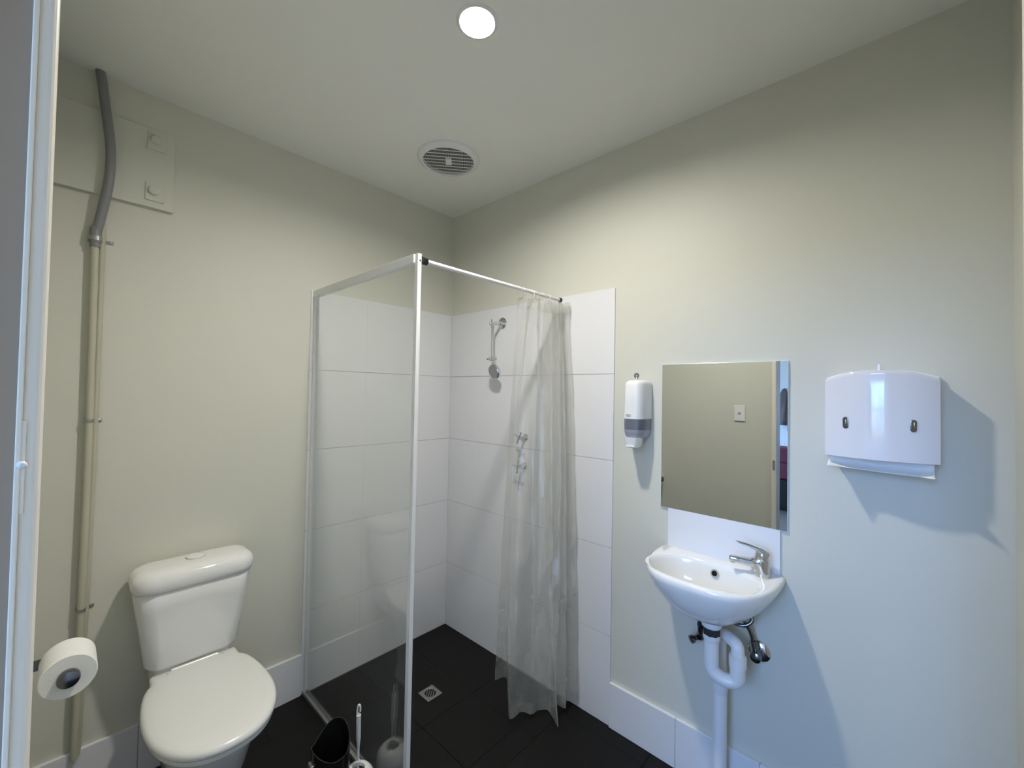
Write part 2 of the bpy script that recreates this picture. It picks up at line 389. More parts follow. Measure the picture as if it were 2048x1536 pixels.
boxo('body', (X0+.001, X0+.35, -1.36, -.62, -.001, .40), 'dark_wood', cab, bevel=.004)
boxo('drawer', (X0+.35, X0+.365, -1.34, -.64, .04, .19), 'dark_wood', cab, bevel=.002); boxo('drawer', (X0+.35, X0+.365, -1.34, -.64, .21, .37), 'dark_wood', cab, bevel=.002)
bag = thing('folded_blanket', 'folded maroon blanket lying on the black cabinet', 'blanket', (X0+.15, -1.0, .40))
boxo('lower_fold', (X0+.02, X0+.30, -1.10, -.90, .40, .62), 'maroon_cloth', bag, bevel=.03, seg=3); boxo('upper_fold', (X0+.03, X0+.29, -1.09, -.91, .615, .83), 'maroon_cloth', bag, bevel=.03, seg=3)

# ================================================================== CEILING: downlight and extractor fan
dl = thing('downlight', 'small round glowing downlight recessed in the ceiling', 'ceiling light', (LX, LY, H))
bm = nb(); lathe(bm, (LX, LY, H), (0, 0, -1), [(.0530, -.022), (.0530, .004), (.0545, .0055), (.062, .004), (.0645, .001), (.0645, -.0005)], 48, (False, False)); finish('trim_ring', bm, 'white_plastic', dl, smooth=True, auto=40)
latheo('housing', (LX, LY, H), (0, 0, 1), [(.0532, .022), (.0532, .058), (.045, .0605)], 'aluminium', dl, 40)
latheo('diffuser', (LX, LY, H), (0, 0, -1), [(.0527, -.021), (.0527, -.0120), (.048, -.0105), (.03, -.0095), (.001, -.0090)], 'lamp_diffuser', dl, 40, auto=80)

FX, FY = -.473, -.538
fan = thing('extractor_fan', 'round white extractor fan grille on the ceiling', 'extractor fan', (FX, FY, H))
bm = nb(); prof = [(.126, -.001), (.150, -.001), (.151, .004), (.148, .010), (.136, .019), (.1255, .022), (.123, .020), (.123, .006)]
lathe(bm, (FX, FY, H), (0, 0, -1), prof, 56, (False, False)); finish('rim', bm, 'white_plastic', fan, smooth=True, auto=40)
latheo('dark_cavity', (FX, FY, H), (0, 0, -1), [(.1235, .0005), (.1235, .003)], 'black_void', fan, 48)
ang = math.radians(-40.7); eu = V((math.cos(ang), math.sin(ang), 0)); ev = V((-math.sin(ang), math.cos(ang), 0))
def ceil_bar(bm, u0, u1, v0, v1, d0, d1):
    c = V((FX, FY, H)); vs = []
    for d in (d0, d1):
        for u, v in ((u0, v0), (u1, v0), (u1, v1), (u0, v1)): vs.append(bm.verts.new(c + eu*u + ev*v + V((0, 0, -d))))
    for f in ((0,1,2,3),(7,6,5,4),(0,4,5,1),(1,5,6,2),(2,6,7,3),(3,7,4,0)): bm.faces.new([vs[i] for i in f])
bm = nb(); R_ = .1238
for i in range(47):
    u = -R_ + (i+.5)*2*R_/47; h = math.sqrt(max(0, R_*R_-u*u))
    if h > .004: ceil_bar(bm, u-.0006, u+.0006, -h, h, .0165, .018)
o = finish('fine_slats', bm, 'white_plastic', fan); o['kind'] = 'stuff'
for i in range(1, 9):
    v = -R_ + i*2*R_/9; h = math.sqrt(R_*R_-v*v); bm = nb(); ceil_bar(bm, -h, h, v-.0013, v+.0013, .0165, .0195); finish('rib', bm, 'white_plastic', fan)
bm = nb(); ceil_bar(bm, -.014, .014, -.026, .026, .012, .0212); finish('centre_pad', bm, 'white_plastic', fan, bevel=.001)

# ================================================================== LEFT WALL: board, conduits
bd = thing('access_board', 'painted access board with two round knobs high on the wall behind the grey conduit', 'board', (-1.615, 0, 2.205))
boxo('board', (XD, -1.451, -.015, 0, 2.206, 2.513), 'board_paint', bd, bevel=.002)
boxo('bottom_lip', (XD, -1.451, -.018, 0, 2.2035, 2.209), 'board_paint', bd, bevel=.001)
for kx, kz in ((-1.512, 2.470), (-1.514, 2.270)):
    p = boxo('knob_plate', (kx-.024, kx+.034, -.0200, -.015, kz-.040, kz+.030), 'board_paint', bd, bevel=.0015)
    latheo('knob', (kx+.001, -.0200, kz), (0, -1, 0), [(.018, 0), (.018, .006), (.015, .010), (.006, .0115)], 'board_paint', p, 24)
cg = thing('flexible_conduit', 'grey flexible conduit bending down from the ceiling in front of the board', 'conduit', (-1.667, -.03, 2.03))
tubeo('hose', catmull([(-1.672, -.020, H), (-1.660, -.035, 2.55), (-1.640, -.042, 2.38), (-1.641, -.043, 2.25), (-1.656, -.034, 2.13), (-1.668, -.024, 2.05), (-1.669, -.024, 2.005)], 8), .0145, 'grey_conduit', cg, 16)
latheo('cuff', (-1.669, -.024, 2.075), (0, 0, -1), [(.0155, 0), (.0165, .004), (.0165, .05), (.0155, .055)], 'grey_conduit', cg, 20)
cc = thing('wall_conduit', 'cream rigid conduit running down the wall below the grey hose', 'conduit', (-1.669, -.0235, .2))
tubeo('pipe', [(-1.669, -.0235, 2.03), (-1.666, -.0235, 1.3), (-1.672, -.0235, .18)], .0108, 'cream_conduit', cc, 16)
latheo('coupling', (-1.6685, -.0235, 1.875), (0, 0, -1), [(.0108, 0), (.0117, .001), (.0117, .006), (.0108, .007)], 'cream_conduit', cc, 16)
c2 = thing('rear_wall_conduit', 'thinner olive conduit tucked against the wall right behind the cream conduit', 'conduit', (-1.653, -.0095, .2))
tubeo('pipe', [(-1.651, -.0095, 2.10), (-1.652, -.0095, 1.2), (-1.664, -.0095, .18)], .0095, 'cream_conduit', c2, 14)
def saddle(z, cx, big):
    s = thing('pipe_clip', 'metal pipe clip %s' % ('clamping the grey hose cuff, with a screw tab' if big else 'holding the cream conduit at mid height of the wall' if z > 1 else 'low on the cream conduit beside the toilet cistern'), 'pipe clip', (cx, 0, z), 'saddle clips on the conduits')
    r = .0178 if big else .0118; n = 14; h = .008 if big else .005
    path = [V((cx-r, -.001, z))] + [V((cx - r*math.cos(PI*i/n), -.0235 - r*math.sin(PI*i/n), z)) for i in range(n+1)] + [V((cx+r, -.001, z))]
    bm = nb(); th = .0014; rings = []
    for i, p in enumerate(path):
        d = (path[min(i+1, len(path)-1)]-path[max(i-1, 0)]).normalized(); nn = V((d.y, -d.x, 0)); nn = nn if nn.dot(p-V((cx, -.0235, z))) > 0 else -nn
        rings.append([p+V((0, 0, -h)), p+V((0, 0, h)), p+nn*th+V((0, 0, h)), p+nn*th+V((0, 0, -h))])
    loft(bm, rings); finish('strap', bm, 'steel', s)
    tb = boxo('tab', (cx+r, cx+r+(.032 if big else .022), -.0035, 0, z-.006, z+.006), 'steel', s, bevel=.001)
    latheo('screw', (cx+r+(.022 if big else .014), -.003, z), (0, -1, 0), [(.005, 0), (.005, .002), (.002, .0035)], 'steel', tb, 12)
saddle(2.035, -1.669, True); saddle(1.375, -1.667, False); saddle(.700, -1.669, False)

# ================================================================== TOILET ROLL
RX, RZ_ = -1.7075, .805
tp = thing('toilet_roll_holder', 'metal single-arm toilet roll holder fixed to the door wall', 'toilet roll holder', (XD, -.605, .75))
boxo('wall_plate', (XD, XD+.004, -.620, -.592, .730, .850), 'steel', tp, bevel=.001)
boxo('arm', (XD+.002, RX+.008, -.607, -.603, .797, .823), 'dark_chrome', tp, bevel=.0008)
sp_ = tubeo('spindle', [(RX, -.605, RZ_), (RX, -.715, RZ_)], .010, 'dark_chrome', tp, 16)
latheo('end_cap', (RX, -.708, RZ_), (0, -1, 0), [(.0195, 0), (.0205, .002), (.0205, .012), (.019, .015), (.010, .0162)], 'dark_chrome', sp_, 28)
rl = thing('toilet_roll', 'roll of white toilet paper on the metal holder', 'toilet roll', (RX, -.66, .75))
bm = nb(); lathe(bm, (RX, -.609, RZ_), (0, -1, 0), [(.020, 0), (.0485, 0), (.0505, .002), (.0505, .096), (.0485, .098), (.020, .098)], 48, (False, False)); finish('paper', bm, 'paper', rl, smooth=True, auto=40)
bm = nb(); lathe(bm, (RX, -.609, RZ_), (0, -1, 0), [(.020, 0), (.020, .098), (.0185, .098), (.0185, 0), (.020, 0)], 32, (False, False)); finish('core', bm, 'cream_conduit', rl, smooth=True, auto=40)

# ================================================================== TOILET
TX = -1.357
wc = thing('toilet', 'white close-coupled toilet with closed lid and rounded cistern', 'toilet', (TX, -.35, 0))
def rrect(cx, cy, hx, hy, r, z, seg=8, bow=0.):
    r = min(r, hx*.98, hy*.98)
    pts = []
    for sx, sy, a0 in ((1, 1, 0), (-1, 1, PI/2), (-1, -1, PI), (1, -1, 1.5*PI)):
        for i in range(seg+1):
            a = a0 + i*PI/2/seg; x = cx+sx*(hx-r)+r*math.cos(a); y = cy+sy*(hy-r)+r*math.sin(a)
            if y < cy: y -= bow*(1-((x-cx)/hx)**2)
            pts.append(V((x, y, z)))
    return pts
# cistern body (flares upward), lid, button
bm = nb(); rings = []
for z, hx, yb, yf, r in ((.452, .125, -.035, -.150, .04), (.456, .142, -.028, -.163, .045), (.470, .150, -.024, -.170, .05), (.56, .160, -.020, -.178, .052), (.68, .178, -.017, -.188, .055), (.748, .185, -.016, -.193, .056), (.752, .180, -.018, -.189, .054)):
    rings.append(rrect(TX, (yb+yf)/2, hx, (yb-yf)/2, r, z, 8, .012))
loft(bm, rings); cis = finish('cistern', bm, 'porcelain', wc, smooth=True, auto=60)
bm = nb(); rings = []
for z, d, r in ((.752, -.004, .055), (.756, .002, .06), (.770, .006, .062), (.790, .006, .062), (.806, .001, .060), (.817, -.010, .055), (.823, -.026, .045), (.826, -.05, .03)):
    rings.append(rrect(TX, -.105, .188+d, .092+d, r, z, 8, .014))
loft(bm, rings); lid = finish('cistern_lid', bm, 'porcelain', wc, smooth=True)
latheo('button_surround', (TX+.002, -.098, .8255), (0, 0, 1), [(.033, 0), (.033, .0012), (.024, .0016)], 'mark_grey', lid, 32)
latheo('flush_button', (TX+.002, -.098, .8255), (0, 0, 1), [(.0315, 0), (.0315, .004), (.029, .0062), (.020, .007), (.004, .0072)], 'white_plastic', lid, 32)
# pan: pedestal, bowl, rear shelf
bm = nb(); rings = []
for z, yb, yf, hw, n in ((0, -.16, -.50, .105, 3.0), (.012, -.16, -.50, .103, 3.0), (.05, -.16, -.49, .095, 2.8), (.14, -.15, -.50, .098, 2.6), (.22, -.14, -.55, .118, 2.5), (.30, -.12, -.585, .135, 2.4), (.355, -.10, -.622, .152, 2.4), (.388, -.095, -.632, .157, 2.4), (.396, -.10, -.628, .153, 2.4)):
    rings.append(superell(TX, (yb+yf)/2, hw, (yb-yf)/2, n, 48, z))
loft(bm, rings); finish('pan', bm, 'porcelain', wc, smooth=True, auto=60)
bm = nb(); rings = []
for z, hx, yb, yf, r in ((.30, .10, -.02, -.22, .03), (.37, .125, -.02, -.22, .03), (.398, .128, -.02, -.21, .03), (.43, .122, -.025, -.165, .03), (.458, .115, -.03, -.150, .03)):
    rings.append(rrect(TX, (yb+yf)/2, hx, (yb-yf)/2, r, z))
loft(bm, rings); finish('rear_shelf', bm, 'porcelain', wc, smooth=True, auto=50)
# seat ring and closed lid
def seat_outline(z, inset=0., y0=-.150, y1=-.692, n=44, half=.182):
    L = y0-y1; pts = []
    for i in range(n+1):
        t = i/n; a = t*PI/2
        # front: half superellipse; back: shoulders narrowing to hinge block
        s = 1-t
        pts.append((s, None))
    right = []
    K = 26
    for i in range(K+1):                                # front curve from nose to widest point
        a = i/K*PI/2; yy = -.42 - .272*math.cos(a)**(2/2.25); xx = half*math.sin(a)**(2/2.25); right.append((xx, yy))
    for xx, yy in ((half*.995, -.385), (half*.975, -.34), (half*.94, -.295), (half*.885, -.25), (half*.83, -.224), (half*.775, -.212), (half*.755, -.203), (half*.75, -.19), (half*.75, -.165), (half*.735, -.152), (half*.70, -.148)):
        right.append((xx, yy))
    cy = -.42; out = []
    def ins(x, y):
        d = math.hypot(x, y-cy); k = max(0, (d-inset)/d); return x*k, cy+(y-cy)*k
    for x, y in right: xx, yy = ins(x, y); out.append(V((TX+xx, yy, z)))
    for x, y in reversed(right[1:]): xx, yy = ins(x, y); out.append(V((TX-xx, yy, z)))
    return out
bm = nb(); loft(bm, [seat_outline(z, i) for z, i in ((.397, .014), (.399, .008), (.410, .006), (.413, .010))]); finish('seat', bm, 'seat_plastic', wc, smooth=True, auto=50)
bm = nb(); loft(bm, [seat_outline(z, i) for z, i in ((.4135, .012), (.4145, .004), (.420, .0), (.430, .001), (.4365, .006), (.440, .014), (.4422, .035), (.4430, .09), (.4435, .16))]); slid = finish('seat_lid', bm, 'seat_plastic', wc, smooth=True, auto=60)
for s in (-1, 1): latheo('hinge_pin', (TX+s*.085, -.186, .437), (0, 0, 1), [(.0035, 0), (.0035, .006), (.002, .0075)], 'aluminium', slid, 12)
boxo('hinge_bar', (TX-.075, TX+.075, -.176, -.160, .435, .4475), 'seat_plastic', slid, bevel=.004, seg=3)

# ================================================================== TOILET BRUSHES
bk = thing('brush_holder', 'glossy black brush holder with a scooped open top beside the toilet', 'brush holder', (-1.077, -.735, 0))
bm = nb(); NS = 48; ro, ri = .062, .058
def rimz(a):                                           # scooped front, high back on the side by the screen
    return .270 + .065*max(0, math.cos(a-math.radians(38)))**1.2 + .028*max(0, math.cos(a-math.radians(178)))**2
def hring(r, zf): return [V((-1.077+r*math.cos(2*PI*i/NS), -.735+r*math.sin(2*PI*i/NS), zf(2*PI*i/NS))) for i in range(NS)]
loft(bm, [hring(.050, lambda a: 0), hring(.056, lambda a: 0), hring(.058, lambda a: .006), hring(ro, lambda a: .15), hring(ro, lambda a: rimz(a)-.001), hring(ro-.001, rimz), hring(ri+.001, rimz), hring(ri, lambda a: rimz(a)-.001), hring(ri-.002, lambda a: .02), hring(.03, lambda a: .014)])
finish('canister', bm, 'black_plastic', bk, smooth=True, auto=40)
latheo('base_foot', (-1.077, -.735, 0), (0, 0, 1), [(.063, 0), (.063, .004), (.058, .010)], 'black_plastic', bk, 40)
boxo('side_clip', (-1.147, -1.136, -.750, -.722, .02, .262), 'steel', bk, bevel=.003)
wb = thing('toilet_brush', 'white toilet brush standing in a rounded white bowl holder by the glass screen', 'toilet brush', (-.953, -.695, 0))
BX, BY = -.953, -.695
bm = nb(); lathe(bm, (BX, BY, 0), (0, 0, 1), [(.046, 0), (.053, .002), (.057, .03), (.058, .060), (.053, .085), (.042, .099), (.030, .106), (.024, .104), (.022, .094)], 40, (True, False)); hold = finish('bowl_holder', bm, 'white_plastic', wb, smooth=True, auto=60)
ax0 = V((BX, BY, .085)); ax1 = V((-.957, -.696, .342))
def on(t): return ax0.lerp(ax1, t)
bm = nb(); tube(bm, [on(t) for t in (0, .1, .13, .14, .18, .19, .22, .40, .50, .60, .75, .86)], lambda t: .0045, 14)
finish('shaft', bm, 'white_plastic', wb, smooth=True, auto=60)
latheo('collar', on(.16), ax1-ax0, [(.005, 0), (.0082, .001), (.0082, .006), (.005, .007)], 'white_plastic', wb, 18)
bm = nb(); tube(bm, [on(.36), on(.42), on(.50), on(.60), on(.74), on(.84)], lambda t: (.0046 if t < .1 else .0062 if t < .3 else .0085), 16)
finish('grip', bm, 'white_plastic', wb, smooth=True, auto=60)
# hanging loop with a slot, open to one side
side = V((.66, -.75, 0)).normalized(); dz = (ax1-ax0).normalized()
b0 = on(.82); hw = .0062
lp = [b0 - side*.0052, b0 + dz*.022 - side*.0052, b0 + dz*.040 - side*.002, b0 + dz*.043 + side*.003, b0 + dz*.035 + side*.0058, b0 + dz*.018 + side*.0058]
tubeo('hanging_loop', fillet(lp, .006, 5), .0034, 'white_plastic', wb, 12)

# ================================================================== SHOWER SCREEN
SX, SYE, ST = -.880, -.900, 1.996
ss = thing('shower_screen', 'fixed clear glass shower screen in a white aluminium frame', 'shower screen', (SX, -.45, 0))
boxo('wall_channel', (SX-.008, SX+.010, -.026, -TH, .012, ST-.002), 'powder_coat', ss, bevel=.0012)
boxo('wall_channel_insert', (SX-.006, SX+.008, -.036, -.024, .03, ST-.030), 'powder_coat', ss, bevel=.0008)
boxo('top_rail', (SX-.012, SX+.012, -.888, -TH, ST-.031, ST), 'powder_coat', ss, bevel=.0012)
boxo('bottom_channel', (SX-.013, SX+.008, -.888, -TH, 0, .016), 'aluminium', ss, bevel=.001)
boxo('bottom_seal', (SX+.002, SX+.0075, -.888, -.02, .015, .026), 'steel', ss, bevel=.0008)
post = boxo('corner_post', (SX-.0065, SX+.0095, -.906, -.886, 0, ST+.001), 'powder_coat', ss, bevel=.0015)
boxo('glass_pane', (SX-.003, SX+.003, -.890, -.025, .014, ST-.028), 'screen_glass', ss)
latheo('post_screw', (SX+.003, -.9062, 1.972), (0, -1, 0), [(.0035, 0), (.0035, .0012), (.001, .0016)], 'rubber', post, 12)

# curtain rail
RZ, RY = 1.978, -.893
cr_ = thing('curtain_rail', 'white shower curtain rail from the screen post to the tiled wall', 'curtain rail', (-.43, RY, RZ))
tubeo('rod', [(-.862, RY, RZ), (-TH, RY+.004, RZ+.006)], .0085, 'powder_coat', cr_, 18)
latheo('post_socket', (SX+.0095, RY, RZ), (1, 0, 0), [(.017, 0), (.0165, .006), (.0135, .009), (.0135, .030), (.010, .033)], 'black_plastic', cr_, 20)
latheo('wall_socket', (-TH, RY+.004, RZ+.006), (-1, 0, 0), [(.0125, 0), (.0125, .004), (.0095, .016)], 'black_plastic', cr_, 20)

# shower curtain: pleated clear vinyl bunched at the wall end
cu_ = thing('shower_curtain', 'clear vinyl shower curtain bunched in folds at the wall end of the rail', 'shower curtain', (-.17, -.90, .02))
top = [(-.326, -.884), (-.300, -.870), (-.272, -.922), (-.235, -.866), (-.205, -.915), (-.168, -.868), (-.140, -.932), (-.118, -.866), (-.098, -.945), (-.080, -.880), (-.062, -.935), (-.046, -.872), (-.026, -.957), (-.014, -.905)]
bot = [(-.196, -.652), (-.158, -.705), (-.325, -.871), (-.262, -.885), (-.235, -.925), (-.180, -.930), (-.150, -.962), (-.190, -1.046), (-.128, -.985), (-.105, -.962), (-.090, -1.015), (-.070, -.985), (-.038, -1.048), (-.018, -.975)]
mid = [(-.350, -.850), (-.262, -.812), (-.362, -.900), (-.285, -.862), (-.240, -.930), (-.182, -.905), (-.150, -.968), (-.138, -.905), (-.110, -.985), (-.092, -.915), (-.070, -.985), (-.050, -.920), (-.024, -1.005), (-.016, -.93)]
def sheet(t):                                            # plan curve of the curtain at t (0 rail, 1 hem)
    pts = []
    for a, mm, b in zip(top, mid, bot):
        q0 = V((*a, 0)); q1 = V((*mm, 0)); q2 = V((*b, 0))
        s = t
        l0 = (s-.45)*(s-1)/(.45); l1 = s*(s-1)/(.45*(-.55)); l2 = s*(s-.45)/(.55)
        pts.append(q0*l0 + q1*l1 + q2*l2)
    return catmull(pts, 8)
NT = 70; rows = []
for k in range(NT+1):
    t = k/NT; z = 1.958 + (.020-1.958)*t; c = sheet(t); row = []
    for i, p in enumerate(c):
        s = i/(len(c)-1)
        wv = .004*math.sin(11*s*PI+7*t)*math.sin(PI*min(1, 6*t)) + .0035*math.sin(31*s+17*t+3*math.sin(9*t))
        wv += .003*math.sin(54*t+19*s)*math.sin(13*s*PI+2)
        zz = z + (.006*math.sin(s*2*PI*9) if k == 0 else 0) + (0 if t < .93 else (t-.93)/.07*(.012*math.sin(7*s+1)+.010))
        pull = -.012*(1-t/.045)*(.5-.5*math.cos(2*PI*9*s)) if t < .045 else 0
        x = min(p.x+wv*.6, -.011); row.append(V((x, p.y+wv, zz+pull)))
    rows.append(row)
def sheet_obj(name, r0, r1, material, off):
    bm = nb(); loft(bm, [[p+V((0, off, 0)) for p in r] for r in rows[r0:r1]], False, False, closed=False)
    return finish(name, bm, material, cu_, smooth=True)
sheet_obj('sheet', 0, NT+1, 'vinyl', 0)
sheet_obj('header_band', 0, 3, 'vinyl_band', -.0012)
sheet_obj('hem', NT-2, NT+1, 'vinyl_band', -.0012)
npt = len(rows[0])
for k in range(9):
    p = rows[0][min(npt-1, int(k*(npt-1)/9+npt/18*0))]; x = min(p.x, -.028)
    bm = nb(); n = 18; yy = RY + .0012*(k % 3-1)
    ring = [V((x+.002*math.sin(a*2), yy + .013*math.sin(a), RZ-.006 + .0195*math.cos(a))) for a in [2*PI*i/n for i in range(n+1)]]
    tube(bm, ring, .0014, 6, (False, False)); finish('curtain_ring', bm, 'powder_coat' if k in (2, 5) else 'vinyl_band', cu_, smooth=True)

# shower head on a pivoting arm
sh = thing('wall_shower', 'chrome shower head on a jointed wall arm above the taps', 'shower head', (-TH, -.476, 1.905))
SHY = -.476
latheo('wall_flange', (-TH, SHY, 1.905), (-1, 0, 0), [(.033, 0), (.033, .003), (.026, .009), (.013, .016), (.012, .022)], 'chrome', sh, 28)
tubeo('arm', [(-.015, SHY, 1.905), (-.092, SHY, 1.893)], .0095, 'chrome', sh, 16)
boxo('pivot_plate', (-.100, -.092, SHY-.004, SHY+.004, 1.868, 1.916), 'chrome', sh, bevel=.002)
latheo('pivot_knob', (-.112, SHY, 1.891), (1, 0, 0), [(.004, 0), (.007, .003), (.007, .012)], 'chrome', sh, 16)
tubeo('drop_tube', [(-.088, SHY, 1.890), (-.084, SHY, 1.698)], .0085, 'chrome', sh, 16)
tubeo('knuckle', [(-.106, SHY+.004, 1.691), (-.066, SHY-.010, 1.695)], .0095, 'chrome', sh, 16)
latheo('knuckle_screw', (-.112, SHY+.006, 1.690), (-.9, .1, 0), [(.004, 0), (.003, .010)], 'dark_chrome', sh, 10)
tubeo('neck', [(-.080, SHY-.004, 1.694), (-.074, SHY-.008, 1.655)], .0065, 'chrome', sh, 12)
nrm = V((-.94, .10, -.30)).normalized(); hc = V((-.070, -.484, 1.622))
latheo('rose', hc-nrm*.014, nrm, [(.018, 0), (.034, .003), (.043, .010), (.0435, .024), (.040, .028), (.038, .0265)], 'chrome', sh, 36)
latheo('rose_face', hc+nrm*.0122, nrm, [(.0385, 0), (.0385, .001), (.002, .0012)], 'steel', sh, 32)
# taps
def shower_tap(z, y, lab, rot):
    s = thing('shower_tap', lab, 'tap', (-TH, y, z))
    latheo('flange', (-TH, y, z), (-1, 0, 0), [(.020, 0), (.019, .004), (.013, .010), (.010, .014), (.009, .045)], 'chrome', s, 28)
    latheo('hub', (-.050, y, z), (-1, 0, 0), [(.009, 0), (.011, .004), (.011, .016), (.0085, .020), (.002, .022)], 'chrome', s, 20)
    for k in range(4):
        a = rot + k*PI/2; d = V((0, math.cos(a), math.sin(a))); c = V((-.061, y, z))
        bm = nb(); tube(bm, [c+d*.006, c+d*.022, c+d*.031, c+d*.035], lambda t: (.0045 if t < .5 else .0056), 12); finish('handle_arm', bm, 'chrome', s, smooth=True, auto=60)
shower_tap(1.262, -.667, 'upper chrome cross-handle shower tap on the tiles behind the curtain', math.radians(28))
shower_tap(1.106, -.661, 'lower chrome cross-handle shower tap on the tiles behind the curtain', math.radians(8))

# floor waste grate
fd = thing('floor_drain', 'square metal floor drain with a round slotted grate in the shower floor', 'drain', (-.449, -.453, 0))
DX, DYc, hs, rg = -.449, -.453, .0425, .031
bm = nb(); n = 48
def sq(i, h):
    a = 2*PI*i/n; c, s = math.cos(a), math.sin(a); k = h/max(abs(c), abs(s)); return c*k, s*k
rings = [[V((DX+sq(i, hs)[0], DYc+sq(i, hs)[1], z)) for i in range(n)] for z in (-.0005, .0025)]
rings += [[V((DX+sq(i, hs-.001)[0], DYc+sq(i, hs-.001)[1], .0032)) for i in range(n)]]
rings += [[V((DX+r*math.cos(2*PI*i/n), DYc+r*math.sin(2*PI*i/n), z)) for i in range(n)] for r, z in ((rg+.004, .0032), (rg+.003, .0022), (rg+.0018, .0022), (rg+.001, .0032), (rg-.003, .0032), (rg-.003, .0006))]
loft(bm, rings, False, False); finish('square_plate', bm, 'steel', fd)
latheo('sump', (DX, DYc, .0003), (0, 0, 1), [(rg-.002, 0), (rg-.002, .0004)], 'black_void', fd, 32)
ga = math.radians(42); gu = V((math.cos(ga), math.sin(ga), 0)); gv = V((-math.sin(ga), math.cos(ga), 0))
for k in range(4):
    u = (k-1.5)*.0112; L_ = math.sqrt((rg-.002)**2-u*u); bm = nb(); vs = []
    for z in (.0006, .0032):
        for a, b in ((u-.0015, -L_), (u+.0015, -L_), (u+.0015, L_), (u-.0015, L_)): p = V((DX, DYc, z))+gv*a+gu*b; vs.append(bm.verts.new(p))
    for f in ((0,3,2,1),(4,5,6,7),(0,1,5,4),(1,2,6,5),(2,3,7,6),(3,0,4,7)): bm.faces.new([vs[i] for i in f])
    finish('grate_bar', bm, 'steel', fd)

# ================================================================== RIGHT WALL: mirror, dispensers
mi = thing('wall_mirror', 'frameless rectangular mirror on the wall above the basin', 'mirror', (0, -1.654, 1.037))
boxo('glass_edge', (-.0075, -.001, -1.880, -1.4265, 1.037, 1.636), 'mirror_edge', mi, bevel=.0008)
boxo('silvered_face', (-.0082, -.0070, -1.8785, -1.428, 1.0385, 1.6345), 'mirror', mi)

sd = thing('soap_dispenser', 'white wall soap dispenser with a smoky grey lower window and a key on top', 'soap dispenser', (0, -1.334, 1.28))
SY = -1.334
def splan(z, hw, dep, back=0., r=.045):                    # D-shaped plan: flat at wall, rounded front
    pts = []; n = 28
    for i in range(n+1):
        a = PI*i/n; c, s = math.cos(a), math.sin(a)
        pts.append(V((-back-(dep-back)*abs(s)**(2/3.0), SY+hw*math.copysign(abs(c)**(2/3.4), c), z)))
    return pts
boxo('back_plate', (-.030, 0, SY-.045, SY+.045, 1.330, 1.555), 'white_plastic', sd, bevel=.010, seg=3)
bm = nb(); loft(bm, [splan(z, hw, d, .004) for z, hw, d in ((1.402, .0475, .104), (1.403, .0485, .106), (1.48, .048, .104), (1.548, .047, .101), (1.559, .0445, .096), (1.566, .038, .084), (1.569, .026, .060))]); finish('cover', bm, 'white_plastic', sd, smooth=True, auto=50)
bm = nb(); loft(bm, [splan(z, hw, d, .010) for z, hw, d in ((1.357, .0472, .103), (1.358, .0478, .1045), (1.402, .0482, .1050))]); finish('window_band', bm, 'smoke_plastic', sd, smooth=True, auto=50)
bm = nb(); loft(bm, [splan(z, hw, d, .012) for z, hw, d in ((1.318, .027, .080), (1.322, .036, .093), (1.332, .043, .100), (1.345, .0468, .1032), (1.3575, .0476, .1042))]); finish('soap_bottle', bm, 'smoke_plastic_light', sd, smooth=True, auto=50)
bm = nb(); loft(bm, [rrect(-.072, SY, d, hw, .015, z) for z, hw, d in ((1.279, .016, .016), (1.281, .022, .023), (1.290, .027, .030), (1.306, .029, .033), (1.325, .032, .036))]); finish('push_spout', bm, 'white_plastic', sd, smooth=True, auto=50)
boxo('spout_lip', (-.110, -.080, SY-.020, SY+.020, 1.284, 1.291), 'white_plastic', sd, bevel=.003, seg=3)
latheo('lock_barrel', (-.045, SY+.004, 1.562), (0, 0, 1), [(.008, 0), (.008, .007), (.003, .010), (.003, .020)], 'white_plastic', sd, 16)
bm = nb(); kx, ky, kz = -.045, SY+.004, 1.588
lathe(bm, (kx-.0012, ky, kz), (1, 0, 0), [(.004, 0), (.0125, 0), (.0125, .0024), (.004, .0024), (.004, 0)], 8, (False, False)); box(bm, kx-.0012, kx+.0012, ky-.006, ky+.006, kz-.016, kz-.009)
ko = finish('key', bm, 'key_metal', sd); ko.rotation_euler = (0, 0, 0)
# small oval maker's mark printed on the cover
def cover_x(y): return -.004-(.106-.004)*abs(math.sin(math.acos(max(-1, min(1, math.copysign(abs((y-SY)/.0485)**(3.4/2), y-SY))))))**(2/3.0)
def mark(pts, w_, name):
    bm = nb(); tube(bm, [V((cover_x(y)-.0003, y, z)) for y, z in pts], w_, 6); return finish(name, bm, 'mark_grey', sd)
mc = SY+.010
mark([(mc+.012*math.cos(a), 1.4175+.0048*math.sin(a)) for a in [PI*2*i/24 for i in range(25)]], .0008, 'mark_oval')
for k, yy in enumerate((.006, .001, -.004)):
    mark([(mc+yy, 1.4205), (mc+yy-.0012, 1.4145)], .0007, 'mark_letter')
    mark([(mc+yy, 1.4175), (mc+yy-.003, 1.4180)], .0006, 'mark_letter')

